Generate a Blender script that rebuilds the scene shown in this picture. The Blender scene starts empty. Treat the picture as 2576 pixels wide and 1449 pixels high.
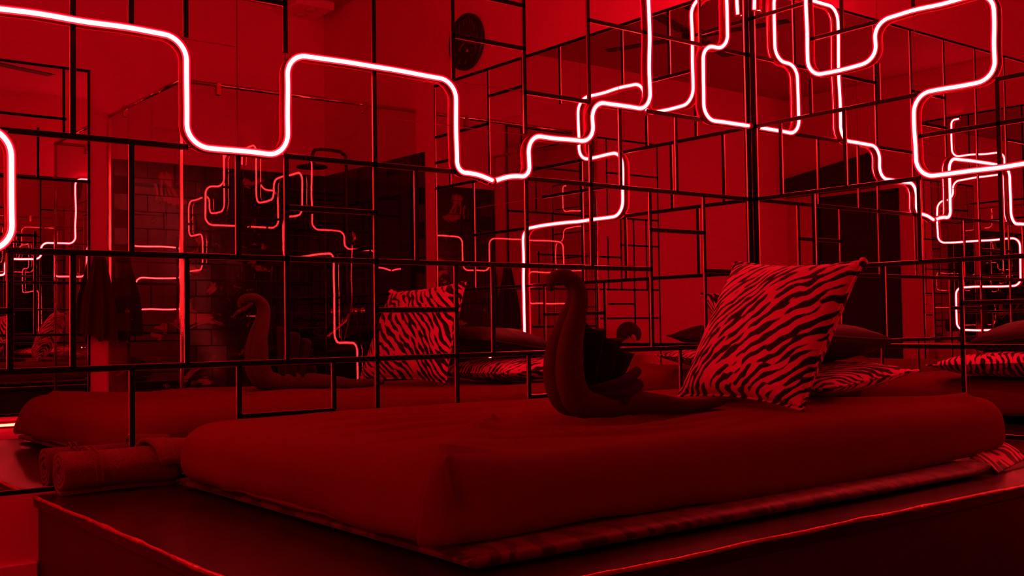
import bpy, bmesh, math, random
from mathutils import Vector, Matrix, noise
random.seed(7)
C = bpy.context.scene
COL = C.collection
PI = math.pi

# ------------------------------------------------------------------ camera, world, exposure
cam_d = bpy.data.cameras.new('camera')
cam = bpy.data.objects.new('camera', cam_d)
COL.objects.link(cam)
cam_d.sensor_fit = 'HORIZONTAL'
cam_d.sensor_width = 36.0
cam_d.lens = 37.82
cam_d.clip_start = 0.02
yaw, pitch, roll = math.radians(38.079), math.radians(1.995), math.radians(-0.857)
fwd = Vector((math.sin(yaw) * math.cos(pitch), math.cos(yaw) * math.cos(pitch), math.sin(pitch)))
rt = Vector((math.cos(yaw), -math.sin(yaw), 0))
up = rt.cross(fwd)
rt2 = rt * math.cos(roll) + up * math.sin(roll)
up2 = -rt * math.sin(roll) + up * math.cos(roll)
m3 = Matrix((rt2, up2, -fwd)).transposed()
cam.matrix_world = Matrix.Translation((-3.554, -2.9, 0.829)) @ m3.to_4x4()
C.camera = cam

w = bpy.data.worlds.new('dark_world')
C.world = w
w.use_nodes = True
w.node_tree.nodes['Background'].inputs[0].default_value = (0.0, 0.0, 0.0, 1)
w.node_tree.nodes['Background'].inputs[1].default_value = 0.0

vs = C.view_settings
vs.view_transform = 'Standard'
vs.look = 'None'
vs.gamma = 1.0
vs.use_curve_mapping = False
vs.exposure = 0.75
cy = C.cycles
cy.max_bounces = 18
cy.diffuse_bounces = 3
cy.glossy_bounces = 16
cy.transmission_bounces = 12
cy.transparent_max_bounces = 32
cy.blur_glossy = 1.0
cy.sample_clamp_indirect = 12.0
cy.caustics_reflective = True
cy.caustics_refractive = False
cy.use_denoising = True

# ------------------------------------------------------------------ materials
def new_mat(name):
    m = bpy.data.materials.new(name)
    m.use_nodes = True
    nt = m.node_tree
    for n in list(nt.nodes):
        nt.nodes.remove(n)
    out = nt.nodes.new('ShaderNodeOutputMaterial')
    return m, nt, out

def pbr(name, col, rough=0.6, metal=0.0, spec=0.5, nscale=0, nvar=0.0, bump=0.0, bscale=40.0, sheen=0.0, coat=0.0, coords='Object'):
    m, nt, out = new_mat(name)
    b = nt.nodes.new('ShaderNodeBsdfPrincipled')
    b.inputs['Base Color'].default_value = (*col, 1)
    b.inputs['Roughness'].default_value = rough
    b.inputs['Metallic'].default_value = metal
    b.inputs['Specular IOR Level'].default_value = spec
    b.inputs['Sheen Weight'].default_value = sheen
    b.inputs['Coat Weight'].default_value = coat
    nt.links.new(b.outputs[0], out.inputs[0])
    tc = nt.nodes.new('ShaderNodeTexCoord')
    if nvar > 0:
        n = nt.nodes.new('ShaderNodeTexNoise')
        n.inputs['Scale'].default_value = nscale
        n.inputs['Detail'].default_value = 4
        nt.links.new(tc.outputs[coords], n.inputs['Vector'])
        r = nt.nodes.new('ShaderNodeMix')
        r.data_type = 'RGBA'
        lo = [c * (1 - nvar) for c in col]
        hi = [min(1, c * (1 + nvar)) for c in col]
        r.inputs[6].default_value = (*lo, 1)
        r.inputs[7].default_value = (*hi, 1)
        nt.links.new(n.outputs[0], r.inputs[0])
        nt.links.new(r.outputs[2], b.inputs['Base Color'])
    if bump > 0:
        n = nt.nodes.new('ShaderNodeTexNoise')
        n.inputs['Scale'].default_value = bscale
        n.inputs['Detail'].default_value = 5
        nt.links.new(tc.outputs[coords], n.inputs['Vector'])
        bp = nt.nodes.new('ShaderNodeBump')
        bp.inputs['Strength'].default_value = bump
        bp.inputs['Distance'].default_value = 0.01
        nt.links.new(n.outputs[0], bp.inputs['Height'])
        nt.links.new(bp.outputs[0], b.inputs['Normal'])
    return m

def emit(name, col, strength):
    m, nt, out = new_mat(name)
    e = nt.nodes.new('ShaderNodeEmission')
    e.inputs[0].default_value = (*col, 1)
    e.inputs[1].default_value = strength
    nt.links.new(e.outputs[0], out.inputs[0])
    return m

def mirror_mat(name, col):
    m, nt, out = new_mat(name)
    g = nt.nodes.new('ShaderNodeBsdfGlossy')
    g.inputs['Color'].default_value = (*col, 1)
    g.inputs['Roughness'].default_value = 0.0
    nt.links.new(g.outputs[0], out.inputs[0])
    return m

def glass_mat(name, ior, tint=(0.93, 0.95, 0.95)):
    m, nt, out = new_mat(name)
    t = nt.nodes.new('ShaderNodeBsdfTransparent')
    t.inputs[0].default_value = (*tint, 1)
    g = nt.nodes.new('ShaderNodeBsdfGlossy')
    g.inputs['Roughness'].default_value = 0.0
    f = nt.nodes.new('ShaderNodeFresnel')
    f.inputs[0].default_value = ior
    mx = nt.nodes.new('ShaderNodeMixShader')
    ge = nt.nodes.new('ShaderNodeNewGeometry')
    inv = nt.nodes.new('ShaderNodeMath')
    inv.operation = 'SUBTRACT'
    inv.inputs[0].default_value = 1.0
    nt.links.new(ge.outputs['Backfacing'], inv.inputs[1])
    mu = nt.nodes.new('ShaderNodeMath')
    mu.operation = 'MULTIPLY'
    nt.links.new(f.outputs[0], mu.inputs[0])
    nt.links.new(inv.outputs[0], mu.inputs[1])
    nt.links.new(mu.outputs[0], mx.inputs[0])
    nt.links.new(t.outputs[0], mx.inputs[1])
    nt.links.new(g.outputs[0], mx.inputs[2])
    nt.links.new(mx.outputs[0], out.inputs[0])
    return m

def sleeve_mat(name):
    m, nt, out = new_mat(name)
    t = nt.nodes.new('ShaderNodeBsdfTransparent')
    t.inputs[0].default_value = (1.0, 0.9, 0.88, 1)
    e = nt.nodes.new('ShaderNodeEmission')
    e.inputs[0].default_value = (1.0, 0.0, 0.006, 1)
    e.inputs[1].default_value = 6.0
    mx = nt.nodes.new('ShaderNodeMixShader')
    mx.inputs[0].default_value = 0.22
    nt.links.new(t.outputs[0], mx.inputs[1])
    nt.links.new(e.outputs[0], mx.inputs[2])
    nt.links.new(mx.outputs[0], out.inputs[0])
    return m

def zebra_mat(name, light, dark, freq=46.0, angle=40.0, seed=0.0, thr=0.10, rough=0.8):
    m, nt, out = new_mat(name)
    N, L = nt.nodes, nt.links
    b = N.new('ShaderNodeBsdfPrincipled')
    b.inputs['Roughness'].default_value = rough
    b.inputs['Specular IOR Level'].default_value = 0.25
    b.inputs['Sheen Weight'].default_value = 0.15
    L.new(b.outputs[0], out.inputs[0])
    tc = N.new('ShaderNodeTexCoord')
    mp = N.new('ShaderNodeMapping')
    mp.inputs['Location'].default_value = (seed, seed * 0.7, 0)
    mp.inputs['Rotation'].default_value = (0, 0, math.radians(angle))
    L.new(tc.outputs['Object'], mp.inputs[0])
    n1 = N.new('ShaderNodeTexNoise')
    n1.inputs['Scale'].default_value = 8.0
    n1.inputs['Detail'].default_value = 1.5
    L.new(mp.outputs[0], n1.inputs['Vector'])
    ms = N.new('ShaderNodeMapping')
    ms.inputs['Scale'].default_value = (15.0, 40.0, 15.0)
    L.new(mp.outputs[0], ms.inputs[0])
    n2 = N.new('ShaderNodeTexNoise')
    n2.inputs['Scale'].default_value = 1.0
    n2.inputs['Detail'].default_value = 1.0
    L.new(ms.outputs[0], n2.inputs['Vector'])
    sp = N.new('ShaderNodeSeparateXYZ')
    L.new(mp.outputs[0], sp.inputs[0])
    def M(op, a, bb):
        n = N.new('ShaderNodeMath')
        n.operation = op
        for i, v in enumerate((a, bb)):
            if v is None:
                continue
            if isinstance(v, (int, float)):
                n.inputs[i].default_value = v
            else:
                L.new(v, n.inputs[i])
        return n.outputs[0]
    ph = M('MULTIPLY', sp.outputs['Y'], freq * 2 * PI / 1.0)
    wv = M('MULTIPLY', n1.outputs[0], 17.0)
    n0 = N.new('ShaderNodeTexNoise')
    n0.inputs['Scale'].default_value = 3.2
    n0.inputs['Detail'].default_value = 0.0
    L.new(mp.outputs[0], n0.inputs['Vector'])
    wv = M('ADD', wv, M('MULTIPLY', n0.outputs[0], 30.0))
    s = M('SINE', M('ADD', ph, wv), None)
    br = M('MULTIPLY', M('SUBTRACT', n2.outputs[0], 0.5), 6.4)
    v = M('ADD', s, br)
    v = M('SUBTRACT', v, thr)
    v = M('MULTIPLY', v, 3.0)
    v = M('ADD', v, 0.5)
    cl = N.new('ShaderNodeClamp')
    L.new(v, cl.inputs[0])
    mx = N.new('ShaderNodeMix')
    mx.data_type = 'RGBA'
    mx.inputs[6].default_value = (*light, 1)
    mx.inputs[7].default_value = (*dark, 1)
    L.new(cl.outputs[0], mx.inputs[0])
    L.new(mx.outputs[2], b.inputs['Base Color'])
    nb = N.new('ShaderNodeTexNoise')
    nb.inputs['Scale'].default_value = 700
    L.new(tc.outputs['Object'], nb.inputs['Vector'])
    bp = N.new('ShaderNodeBump')
    bp.inputs['Strength'].default_value = 0.25
    bp.inputs['Distance'].default_value = 0.002
    L.new(nb.outputs[0], bp.inputs['Height'])
    L.new(bp.outputs[0], b.inputs['Normal'])
    return m

def tile_mural_mat(name):
    # black glazed tile with pale mottled print
    m, nt, out = new_mat(name)
    N, L = nt.nodes, nt.links
    b = N.new('ShaderNodeBsdfPrincipled')
    b.inputs['Roughness'].default_value = 0.14
    b.inputs['Specular IOR Level'].default_value = 0.3
    L.new(b.outputs[0], out.inputs[0])
    g = N.new('ShaderNodeNewGeometry')
    mp = N.new('ShaderNodeMapping')
    mp.inputs['Scale'].default_value = (3.4, 3.4, 4.6)
    L.new(g.outputs['Position'], mp.inputs[0])
    n = N.new('ShaderNodeTexNoise')
    n.inputs['Scale'].default_value = 1.0
    n.inputs['Detail'].default_value = 6
    n.inputs['Roughness'].default_value = 0.62
    n.inputs['Distortion'].default_value = 1.2
    L.new(mp.outputs[0], n.inputs['Vector'])
    r = N.new('ShaderNodeValToRGB')
    r.color_ramp.elements[0].position = 0.585
    r.color_ramp.elements[0].color = (0.012, 0.004, 0.005, 1)
    r.color_ramp.elements[1].position = 0.63
    r.color_ramp.elements[1].color = (0.42, 0.04, 0.12, 1)
    L.new(n.outputs[0], r.inputs[0])
    L.new(r.outputs[0], b.inputs['Base Color'])
    return m

WALLC = (0.84, 0.06, 0.34)
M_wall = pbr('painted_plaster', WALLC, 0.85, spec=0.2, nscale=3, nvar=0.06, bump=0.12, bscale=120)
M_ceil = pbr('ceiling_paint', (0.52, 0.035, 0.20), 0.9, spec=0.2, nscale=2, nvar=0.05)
M_base = pbr('baseboard_paint', (0.80, 0.07, 0.34), 0.5, nscale=6, nvar=0.08)
M_floor = pbr('floor_stone', (0.05, 0.008, 0.010), 0.25, nscale=5, nvar=0.4, bump=0.08, bscale=30)
M_mirror = mirror_mat('mirror_silver', (0.84, 0.80, 0.81))
M_bar = pbr('black_lacquered_bar', (0.006, 0.003, 0.003), 0.55, spec=0.10, bump=0.03, bscale=90)
M_baredge = pbr('polished_bar_edge', (0.80, 0.22, 0.26), 0.38, metal=1.0)
M_core = emit('neon_core', (1.0, 0.032, 0.038), 54.0)
M_sleeve = sleeve_mat('neon_sleeve')
M_chan = pbr('red_silicone_channel', (0.35, 0.01, 0.02), 0.4)
M_clip = pbr('clear_clip', (0.25, 0.02, 0.03), 0.25)
M_sheet = pbr('red_cotton_sheet', (0.165, 0.005, 0.014), 0.9, spec=0.04, nscale=9, nvar=0.08, bump=0.10, bscale=26)
M_towel = pbr('dark_red_terry', (0.26, 0.012, 0.03), 0.95, spec=0.1, nscale=60, nvar=0.18, bump=0.9, bscale=420, sheen=0.25)
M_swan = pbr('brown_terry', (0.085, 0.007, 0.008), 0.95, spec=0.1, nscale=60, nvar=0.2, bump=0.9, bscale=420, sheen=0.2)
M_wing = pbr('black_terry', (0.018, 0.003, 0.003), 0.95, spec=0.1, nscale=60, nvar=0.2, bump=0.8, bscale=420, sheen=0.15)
M_zebra = zebra_mat('zebra_plush', (0.74, 0.06, 0.32), (0.010, 0.003, 0.003), freq=42.0, angle=-42)
M_zebra2 = zebra_mat('zebra_plush_flat', (0.74, 0.06, 0.32), (0.010, 0.003, 0.003), freq=42.0, angle=20, seed=3.1)
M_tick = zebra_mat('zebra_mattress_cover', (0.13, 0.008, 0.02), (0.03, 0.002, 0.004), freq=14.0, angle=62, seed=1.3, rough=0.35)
M_tick_lit = zebra_mat('zebra_pad_corner_lit', (0.74, 0.05, 0.26), (0.012, 0.002, 0.002), freq=26.0, angle=82, seed=0.4, rough=0.5)  # pad cloth again, paler: the tube's light is put into its colour
M_satin = pbr('dark_satin', (0.022, 0.002, 0.003), 0.55, spec=0.10, bump=0.06, bscale=14)
M_plat = pbr('dark_lacquered_wood', (0.026, 0.003, 0.004), 0.25, spec=0.4, nscale=7, nvar=0.5, bump=0.12, bscale=12)
M_platside = pbr('dark_painted_board', (0.05, 0.004, 0.008), 0.45, nscale=8, nvar=0.35, bump=0.05, bscale=30)
M_edge = pbr('worn_edge_strip', (0.55, 0.05, 0.06), 0.28, metal=0.3, nscale=24, nvar=0.7, bump=0.4, bscale=60)
M_tile = pbr('black_glazed_tile', (0.010, 0.004, 0.004), 0.14, spec=0.3, nscale=9, nvar=0.5, bump=0.05, bscale=15)
M_mural = tile_mural_mat('black_tile_mural')
M_grout = pbr('grout', (0.06, 0.006, 0.010), 0.9)
M_chrome = pbr('chrome', (0.75, 0.35, 0.36), 0.12, metal=1.0)
M_black = pbr('matt_black', (0.010, 0.005, 0.005), 0.45)
M_glass = glass_mat('shower_glass', 1.5)
M_robe = pbr('dark_cloth', (0.05, 0.006, 0.008), 0.9, nscale=30, nvar=0.25, sheen=0.2, bump=0.3, bscale=200)
M_led = emit('led_strip', (1.0, 0.05, 0.03), 14.0)
M_lens = pbr('lamp_lens', (0.75, 0.3, 0.32), 0.2)
M_lampbox = pbr('lamp_box', (0.95, 0.16, 0.45), 0.5)
M_num = pbr('clock_numeral', (0.16, 0.02, 0.03), 0.6)
M_red = pbr('clock_dot_red', (0.7, 0.05, 0.06), 0.5)
M_skin = pbr('skin', (0.62, 0.18, 0.16), 0.55, nscale=30, nvar=0.05)
M_hair = pbr('dark_hair', (0.02, 0.008, 0.008), 0.6)
M_cap = pbr('dark_cap', (0.05, 0.008, 0.01), 0.85, nscale=80, nvar=0.2)
M_shirt = pbr('pale_shirt', (0.6, 0.12, 0.13), 0.85, nscale=40, nvar=0.1)
M_pants = pbr('dark_trousers', (0.05, 0.01, 0.012), 0.85, nscale=40, nvar=0.2)
M_eye = pbr('eye', (0.05, 0.02, 0.02), 0.2)

# ------------------------------------------------------------------ helpers
def link(name, me, mat, parent=None, smooth=False):
    o = bpy.data.objects.new(name, me)
    COL.objects.link(o)
    if mat and not me.materials:
        me.materials.append(mat)
    if parent:
        o.parent = parent
    if smooth:
        for p in me.polygons:
            p.use_smooth = True
    return o

def bm_obj(name, bm, mat, parent=None, smooth=False):
    me = bpy.data.meshes.new(name)
    bm.normal_update()
    bm.to_mesh(me)
    bm.free()
    return link(name, me, mat, parent, smooth)

def add_box(bm, x0, x1, y0, y1, z0, z1, bevel=0.0):
    v = [bm.verts.new((x, y, z)) for x in (x0, x1) for y in (y0, y1) for z in (z0, z1)]
    fs = [(0, 1, 3, 2), (4, 6, 7, 5), (0, 4, 5, 1), (2, 3, 7, 6), (0, 2, 6, 4), (1, 5, 7, 3)]
    faces = [bm.faces.new([v[i] for i in f]) for f in fs]
    if bevel > 0:
        es = list({e for f in faces for e in f.edges})
        bmesh.ops.bevel(bm, geom=es, offset=bevel, segments=1, affect='EDGES', profile=0.5)

def box(name, x0, x1, y0, y1, z0, z1, mat, parent=None, bevel=0.0):
    bm = bmesh.new()
    add_box(bm, min(x0, x1), max(x0, x1), min(y0, y1), max(y0, y1), min(z0, z1), max(z0, z1), bevel)
    return bm_obj(name, bm, mat, parent)

def frames(path):
    # rotation-minimising frames along a polyline
    T = []
    n = len(path)
    for i in range(n):
        a = path[max(0, i - 1)]
        b = path[min(n - 1, i + 1)]
        T.append((b - a).normalized())
    u = T[0].orthogonal().normalized()
    out = []
    for i in range(n):
        u = (u - T[i] * u.dot(T[i]))
        if u.length < 1e-6:
            u = T[i].orthogonal()
        u.normalize()
        out.append((T[i], u.copy(), T[i].cross(u)))
    return out

def add_tube(bm, path, rad, seg=12, cap=True, flat=1.0):
    path = [Vector(p) for p in path]
    fr = frames(path)
    rings = []
    for i, p in enumerate(path):
        r = rad[i] if isinstance(rad, (list, tuple)) else rad
        t, u, v = fr[i]
        rings.append([bm.verts.new(p + u * r * math.cos(2 * PI * k / seg) + v * r * flat * math.sin(2 * PI * k / seg)) for k in range(seg)])
    for i in range(len(rings) - 1):
        for k in range(seg):
            bm.faces.new((rings[i][k], rings[i][(k + 1) % seg], rings[i + 1][(k + 1) % seg], rings[i + 1][k]))
    if cap:
        bm.faces.new(list(reversed(rings[0])))
        bm.faces.new(rings[-1])

def tube(name, path, rad, mat, parent=None, seg=12, flat=1.0):
    bm = bmesh.new()
    add_tube(bm, path, rad, seg, True, flat)
    bmesh.ops.recalc_face_normals(bm, faces=bm.faces)
    return bm_obj(name, bm, mat, parent, True)

def lathe(name, prof, mat, parent=None, seg=24, mtx=None):
    bm = bmesh.new()
    rings = []
    for r, z in prof:
        rings.append([bm.verts.new((r * math.cos(2 * PI * k / seg), r * math.sin(2 * PI * k / seg), z)) for k in range(seg)])
    for i in range(len(rings) - 1):
        for k in range(seg):
            bm.faces.new((rings[i][k], rings[i][(k + 1) % seg], rings[i + 1][(k + 1) % seg], rings[i + 1][k]))
    bm.faces.new(list(reversed(rings[0])))
    bm.faces.new(rings[-1])
    bmesh.ops.remove_doubles(bm, verts=bm.verts, dist=1e-6)
    if mtx:
        bmesh.ops.transform(bm, matrix=mtx, verts=bm.verts)
    bmesh.ops.recalc_face_normals(bm, faces=bm.faces)
    o = bm_obj(name, bm, mat, parent)
    for p in o.data.polygons:
        p.use_smooth = len(p.vertices) == 4
    return o

def thing(name, label, cat, loc=(0, 0, 0), rotz=0.0, group=None):
    o = bpy.data.objects.new(name, None)
    COL.objects.link(o)
    o.location = loc
    o.rotation_euler = (0, 0, rotz)
    o.empty_display_size = 0.1
    return tag(o, label, cat, group)

def tag(o, label, cat, group=None):
    o['label'] = label
    o['category'] = cat
    if group:
        o['group'] = group
    return o

def struct(o, label=None):
    o['kind'] = 'structure'
    if label:
        o['label'] = label
    return o

def root(name, loc=(0, 0, 0)):
    o = bpy.data.objects.new(name, None)
    COL.objects.link(o)
    o.location = loc
    o.empty_display_size = 0.1
    return o

def smooth_path(pts, n=8):
    # Catmull-Rom through points
    P = [Vector(p) for p in pts]
    P = [P[0] * 2 - P[1]] + P + [P[-1] * 2 - P[-2]]
    out = []
    for i in range(1, len(P) - 2):
        for k in range(n):
            t = k / n
            a, b, c, d = P[i - 1], P[i], P[i + 1], P[i + 2]
            out.append(0.5 * ((2 * b) + (c - a) * t + (2 * a - 5 * b + 4 * c - d) * t * t + (3 * b - a - 3 * c + d) * t ** 3))
    out.append(P[-2])
    return out

def lerp_list(vals, n):
    out = []
    for i in range(len(vals) - 1):
        for k in range(n):
            out.append(vals[i] + (vals[i + 1] - vals[i]) * k / n)
    out.append(vals[-1])
    return out

# ------------------------------------------------------------------ dimensions
S = 2.9                 # camera to left mirror wall
MOD = 0.0523 * S        # lattice module
Z0 = 0.829 - 0.138 * S  # lattice foot
ZP = 0.42               # platform top
HC = 3.0                # ceiling
YB = -1.28 * S          # back wall
XW = -1.75 * S          # far side wall
XS = -0.505 * S         # shower glass return
YG = -0.878 * S         # shower glass front
ZT = 0.829 + 0.362 * S  # tile top
def U(u):               # scene units of the survey to metres
    return u * S
def ZU(z):
    return 0.829 + z * S

# ------------------------------------------------------------------ room shell
floor = struct(box('floor', XW - 0.1, 0.1, YB - 0.1, 0.1, -0.05, 0.0, M_floor), 'dark polished floor')
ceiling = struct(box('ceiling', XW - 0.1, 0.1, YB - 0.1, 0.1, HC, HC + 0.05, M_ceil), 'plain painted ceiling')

MG_L = 0.0              # mirror faces are the planes y = 0 and x = 0
def lattice_cells(H, V, kmax, zmax):
    hb = {}
    vb = {}
    for z, a, b in H:
        for k in range(int(a * 2), int(b * 2)):
            hb[(k, int(z * 2))] = 1
    for k, a, b in V:
        for z in range(int(a * 2), int(b * 2)):
            vb[(int(k * 2), z)] = 1
    K, Zm = int(kmax * 2), int(zmax * 2)
    used = set()
    cells = []
    for z in range(Zm):
        for k in range(K):
            if (k, z) in used:
                continue
            k1 = k + 1
            while k1 < K and (k1, z) not in vb and (k1, z) not in used:
                k1 += 1
            z1 = z + 1
            while z1 < Zm:
                if any((kk, z1) in hb or (kk, z1) in used for kk in range(k, k1)):
                    break
                if any((kk, z1) in vb for kk in range(k + 1, k1)):
                    break
                z1 += 1
            for kk in range(k, k1):
                for zz in range(z, z1):
                    used.add((kk, zz))
            cells.append((k / 2, k1 / 2, z / 2, z1 / 2))
    return cells

LH = [(12, 0, 1), (12, 4, 24), (10, 0, 1), (10, 2, 6), (10, 8, 10), (9, 8, 10), (9, 14, 16), (8, 2, 4), (8, 6, 8), (6, 0, 8), (6, 10, 14), (6, 16, 19), (6, 22, 24),
      (5, 2, 4), (5, 12, 14), (4, 0, 2), (4, 4, 19), (3, 10, 12), (2, 0, 24), (1, 13, 15), (1, 6, 8), (0, 0, 24), (10, 18, 21), (3, 19, 22)]
LV = [(0, 0, 12), (24, 0, 12), (21, 8, 12), (20, 4, 6), (22, 0, 4), (19, 2, 4), (18, 6, 8), (18, 2, 4), (18, 8, 12), (17, 8, 12), (17, 4, 6), (17, 0, 2),
      (16, 8, 12), (16, 2, 4), (15, 4, 6), (15, 0, 2), (14, 8, 12), (14, 2, 6), (13, 1, 2), (12, 0, 12), (11, 4, 6), (10, 8, 12), (10, 0, 4), (9, 2, 4),
      (8, 7, 12), (8, 4, 6), (8, 0, 2), (6, 8, 12), (6, 4, 7), (6, 0, 2), (5, 6, 8), (4, 2, 6), (3, 6, 8), (3, 0, 2), (2, 2, 6), (2, 10, 12)]
RH = [(12, 2, 15.5), (11, 0, 2), (11, 10, 12), (10, 2, 4), (10, 12, 15.5), (9, 14.5, 15.5), (8, 0, 5), (8, 7, 15.5), (7, 5, 9), (6, 0, 5), (6, 10, 13),
      (4, 0, 15.5), (3, 6, 9), (2, 0, 10), (2, 12, 15.5), (0, 0, 15.5)]
RV = [(0, 0, 12), (15.5, 0, 12), (1, 6, 8), (2, 8, 9), (2, 4, 6), (3, 10, 12), (3, 6, 8), (4, 8, 9), (4, 2, 4), (5, 4, 6), (5, 10, 12), (6, 0, 4),
      (7, 4, 8), (8, 10, 12), (9, 2, 4), (10, 10, 12), (12, 8, 12), (12, 2, 4), (13, 4, 8), (14.5, 8, 12)]
BW, BD = 0.0088, 0.0035
def lattice_bar(parent, axis, p0, p1, q, along, BW=0.0088):
    """axis 'L': bar on the plane y = 0; 'R': on x = 0; 'B': on local y = 0 facing +y. along 'h' or 'v'"""
    bm = bmesh.new()
    e = 0.0014
    prof = [(-BW, 0.0), (-BW + e, BD), (BW - e, BD), (BW, 0.0)]
    rings = []
    for t in (p0, p1):
        ring = []
        for a, d in prof:
            u, z = (t, q + a) if along == 'h' else (q + a, t)
            ring.append(bm.verts.new({'L': (u, -d, z), 'R': (-d, u, z), 'B': (u, 0.010 + d, z), 'S': (XW + 0.004 + d, u, z)}[axis]))
        rings.append(ring)
    fs = []
    for k in range(4):
        f = bm.faces.new((rings[0][k], rings[0][(k + 1) % 4], rings[1][(k + 1) % 4], rings[1][k]))
        f.material_index = 1 if k in (0, 2) else 0
    bm.faces.new(rings[0])
    bm.faces.new(list(reversed(rings[1])))
    bmesh.ops.recalc_face_normals(bm, faces=bm.faces)
    o = bm_obj('lattice_bar', bm, M_bar, parent)
    o.data.materials.append(M_baredge)
    return o

# left mirror wall -----------------------------------------------------
LU0 = -24 * MOD
LZ1 = Z0 + 12 * MOD
wall_left = struct(root('wall_left'), 'mirror wall of rectangular panes in a black lattice behind the bed')
bm = bmesh.new()
add_box(bm, XW - 0.1, LU0, MG_L, 0.12, 0, HC)
add_box(bm, LU0, 0.1, MG_L + 0.006, 0.12, 0, HC)
add_box(bm, LU0, 0.1, MG_L - 0.004, MG_L + 0.006, 0, Z0 - 0.004)
add_box(bm, LU0, 0.0, MG_L - 0.004, MG_L + 0.006, LZ1 + 0.004, HC)
bm_obj('plaster', bm, M_wall, wall_left)
for (k0, k1, z0, z1) in lattice_cells(LH, LV, 24, 12):
    box('mirror_pane', -k1 * MOD + 0.0015, -k0 * MOD - 0.0015, MG_L, MG_L + 0.005, Z0 + z0 * MOD + 0.0015, Z0 + z1 * MOD - 0.0015, M_mirror, wall_left)
for z, a, b in LH:
    lattice_bar(wall_left, 'L', -b * MOD - BW * 0.6, -a * MOD + (BW * 0.6 if a else 0), Z0 + z * MOD, 'h')
for k, a, b in LV:
    lattice_bar(wall_left, 'L', Z0 + a * MOD + BW * 0.6, Z0 + b * MOD - BW * 0.6, -k * MOD - (0.019 if k == 0 else 0), 'v', 0.015 if k == 0 else BW)
struct(box('baseboard_left', LU0 - 1.2, U(-0.972), MG_L - 0.018, MG_L, 0.0, 0.255, M_base, None, 0.004), 'lighter skirting along the foot of the mirror wall')

# right mirror wall and shower side wall ------------------------------
wall_right = struct(root('wall_right'), 'second mirror wall in black lattice at the head of the bed')
RY1 = -15.5 * MOD
bm = bmesh.new()
add_box(bm, 0.006, 0.12, RY1, MG_L, 0, HC)
add_box(bm, -0.004, 0.12, U(-0.8465), RY1 - 0.002, 0, HC)
add_box(bm, -0.002, 0.006, RY1, 0.0, LZ1 + 0.004, HC)
add_box(bm, -0.002, 0.006, RY1, 0.0, 0, Z0 - 0.004)
add_box(bm, 0.012, 0.12, YB - 0.1, U(-0.8465), 0, ZT)
add_box(bm, 0.0, 0.12, YB - 0.1, U(-0.8465), ZT, HC)
bm_obj('plaster', bm, M_wall, wall_right)
for (k0, k1, z0, z1) in lattice_cells(RH, RV, 15.5, 12):
    box('mirror_pane', 0.0, 0.005, -k1 * MOD + 0.0015, (MG_L if k0 == 0 else -k0 * MOD - 0.0015), Z0 + z0 * MOD + 0.0015, Z0 + z1 * MOD - 0.0015, M_mirror, wall_right)
for z, a, b in RH:
    lattice_bar(wall_right, 'R', -b * MOD - BW * 0.6, -a * MOD + (BW * 0.6 if a else 0), Z0 + z * MOD, 'h')
for k, a, b in RV:
    lattice_bar(wall_right, 'R', Z0 + a * MOD + BW * 0.6, Z0 + b * MOD - BW * 0.6, -k * MOD - (0.019 if k == 0 else 0), 'v', 0.015 if k == 0 else BW)

# shower tiles on the right wall and the back wall
def tile_mesh(wd, ht):
    bm = bmesh.new()
    add_box(bm, -wd / 2, wd / 2, 0, 0.008, -ht / 2, ht / 2, 0.0015)
    me = bpy.data.meshes.new('tile')
    bm.normal_update()
    bm.to_mesh(me)
    bm.free()
    return me
TW, TH = 0.205, 0.1045
me_full, me_half = tile_mesh(TW - 0.004, TH - 0.004), tile_mesh(TW / 2 - 0.004, TH - 0.004)
me_full_m, me_half_m = me_full.copy(), me_half.copy()
me_full.materials.append(M_tile)
me_half.materials.append(M_tile)
me_full_m.materials.append(M_mural)
me_half_m.materials.append(M_mural)
wall_back = struct(root('wall_back'), 'wall behind the camera with the tiled shower corner')
bm = bmesh.new()
add_box(bm, XW - 0.1, XS, YB - 0.12, YB, 0, HC)
add_box(bm, XS, 0.1, YB - 0.12, YB - 0.012, 0, ZT)
add_box(bm, XS, 0.1, YB - 0.12, YB, ZT, HC)
bm_obj('plaster', bm, M_wall, wall_back)
box('grout_bed', XS, 0.0, YB - 0.012, YB - 0.006, 0, ZT, M_grout, wall_back)
box('grout_bed', 0.006, 0.012, YB, U(-0.8465), 0, ZT, M_grout, wall_right)
rows = int(ZT / TH)
for r in range(rows):
    zc = ZT - (r + 0.5) * TH
    for c in range(7):                      # back wall
        x = -(c + 0.5) * TW - (TW / 2 if r % 2 else 0)
        if x - TW / 2 < XS - 0.02:
            continue
        o = link('tile', me_full_m if x < -0.50 else me_full, None, wall_back)
        o.location = (x, YB - 0.007, zc)
    if r % 2:
        o = link('tile', me_half, None, wall_back)
        o.location = (-TW / 4, YB - 0.007, zc)
    for c in range(6):                      # side wall
        y = YB + (c + 0.5) * TW + (TW / 2 if r % 2 else 0)
        if y + TW / 2 > U(-0.8465):
            continue
        o = link('tile', me_full, None, wall_right)
        o.location = (0.007, y, zc)
        o.rotation_euler = (0, 0, PI / 2)
    if r % 2:
        o = link('tile', me_half, None, wall_right)
        o.location = (0.007, YB + TW / 4, zc)
        o.rotation_euler = (0, 0, PI / 2)

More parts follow.
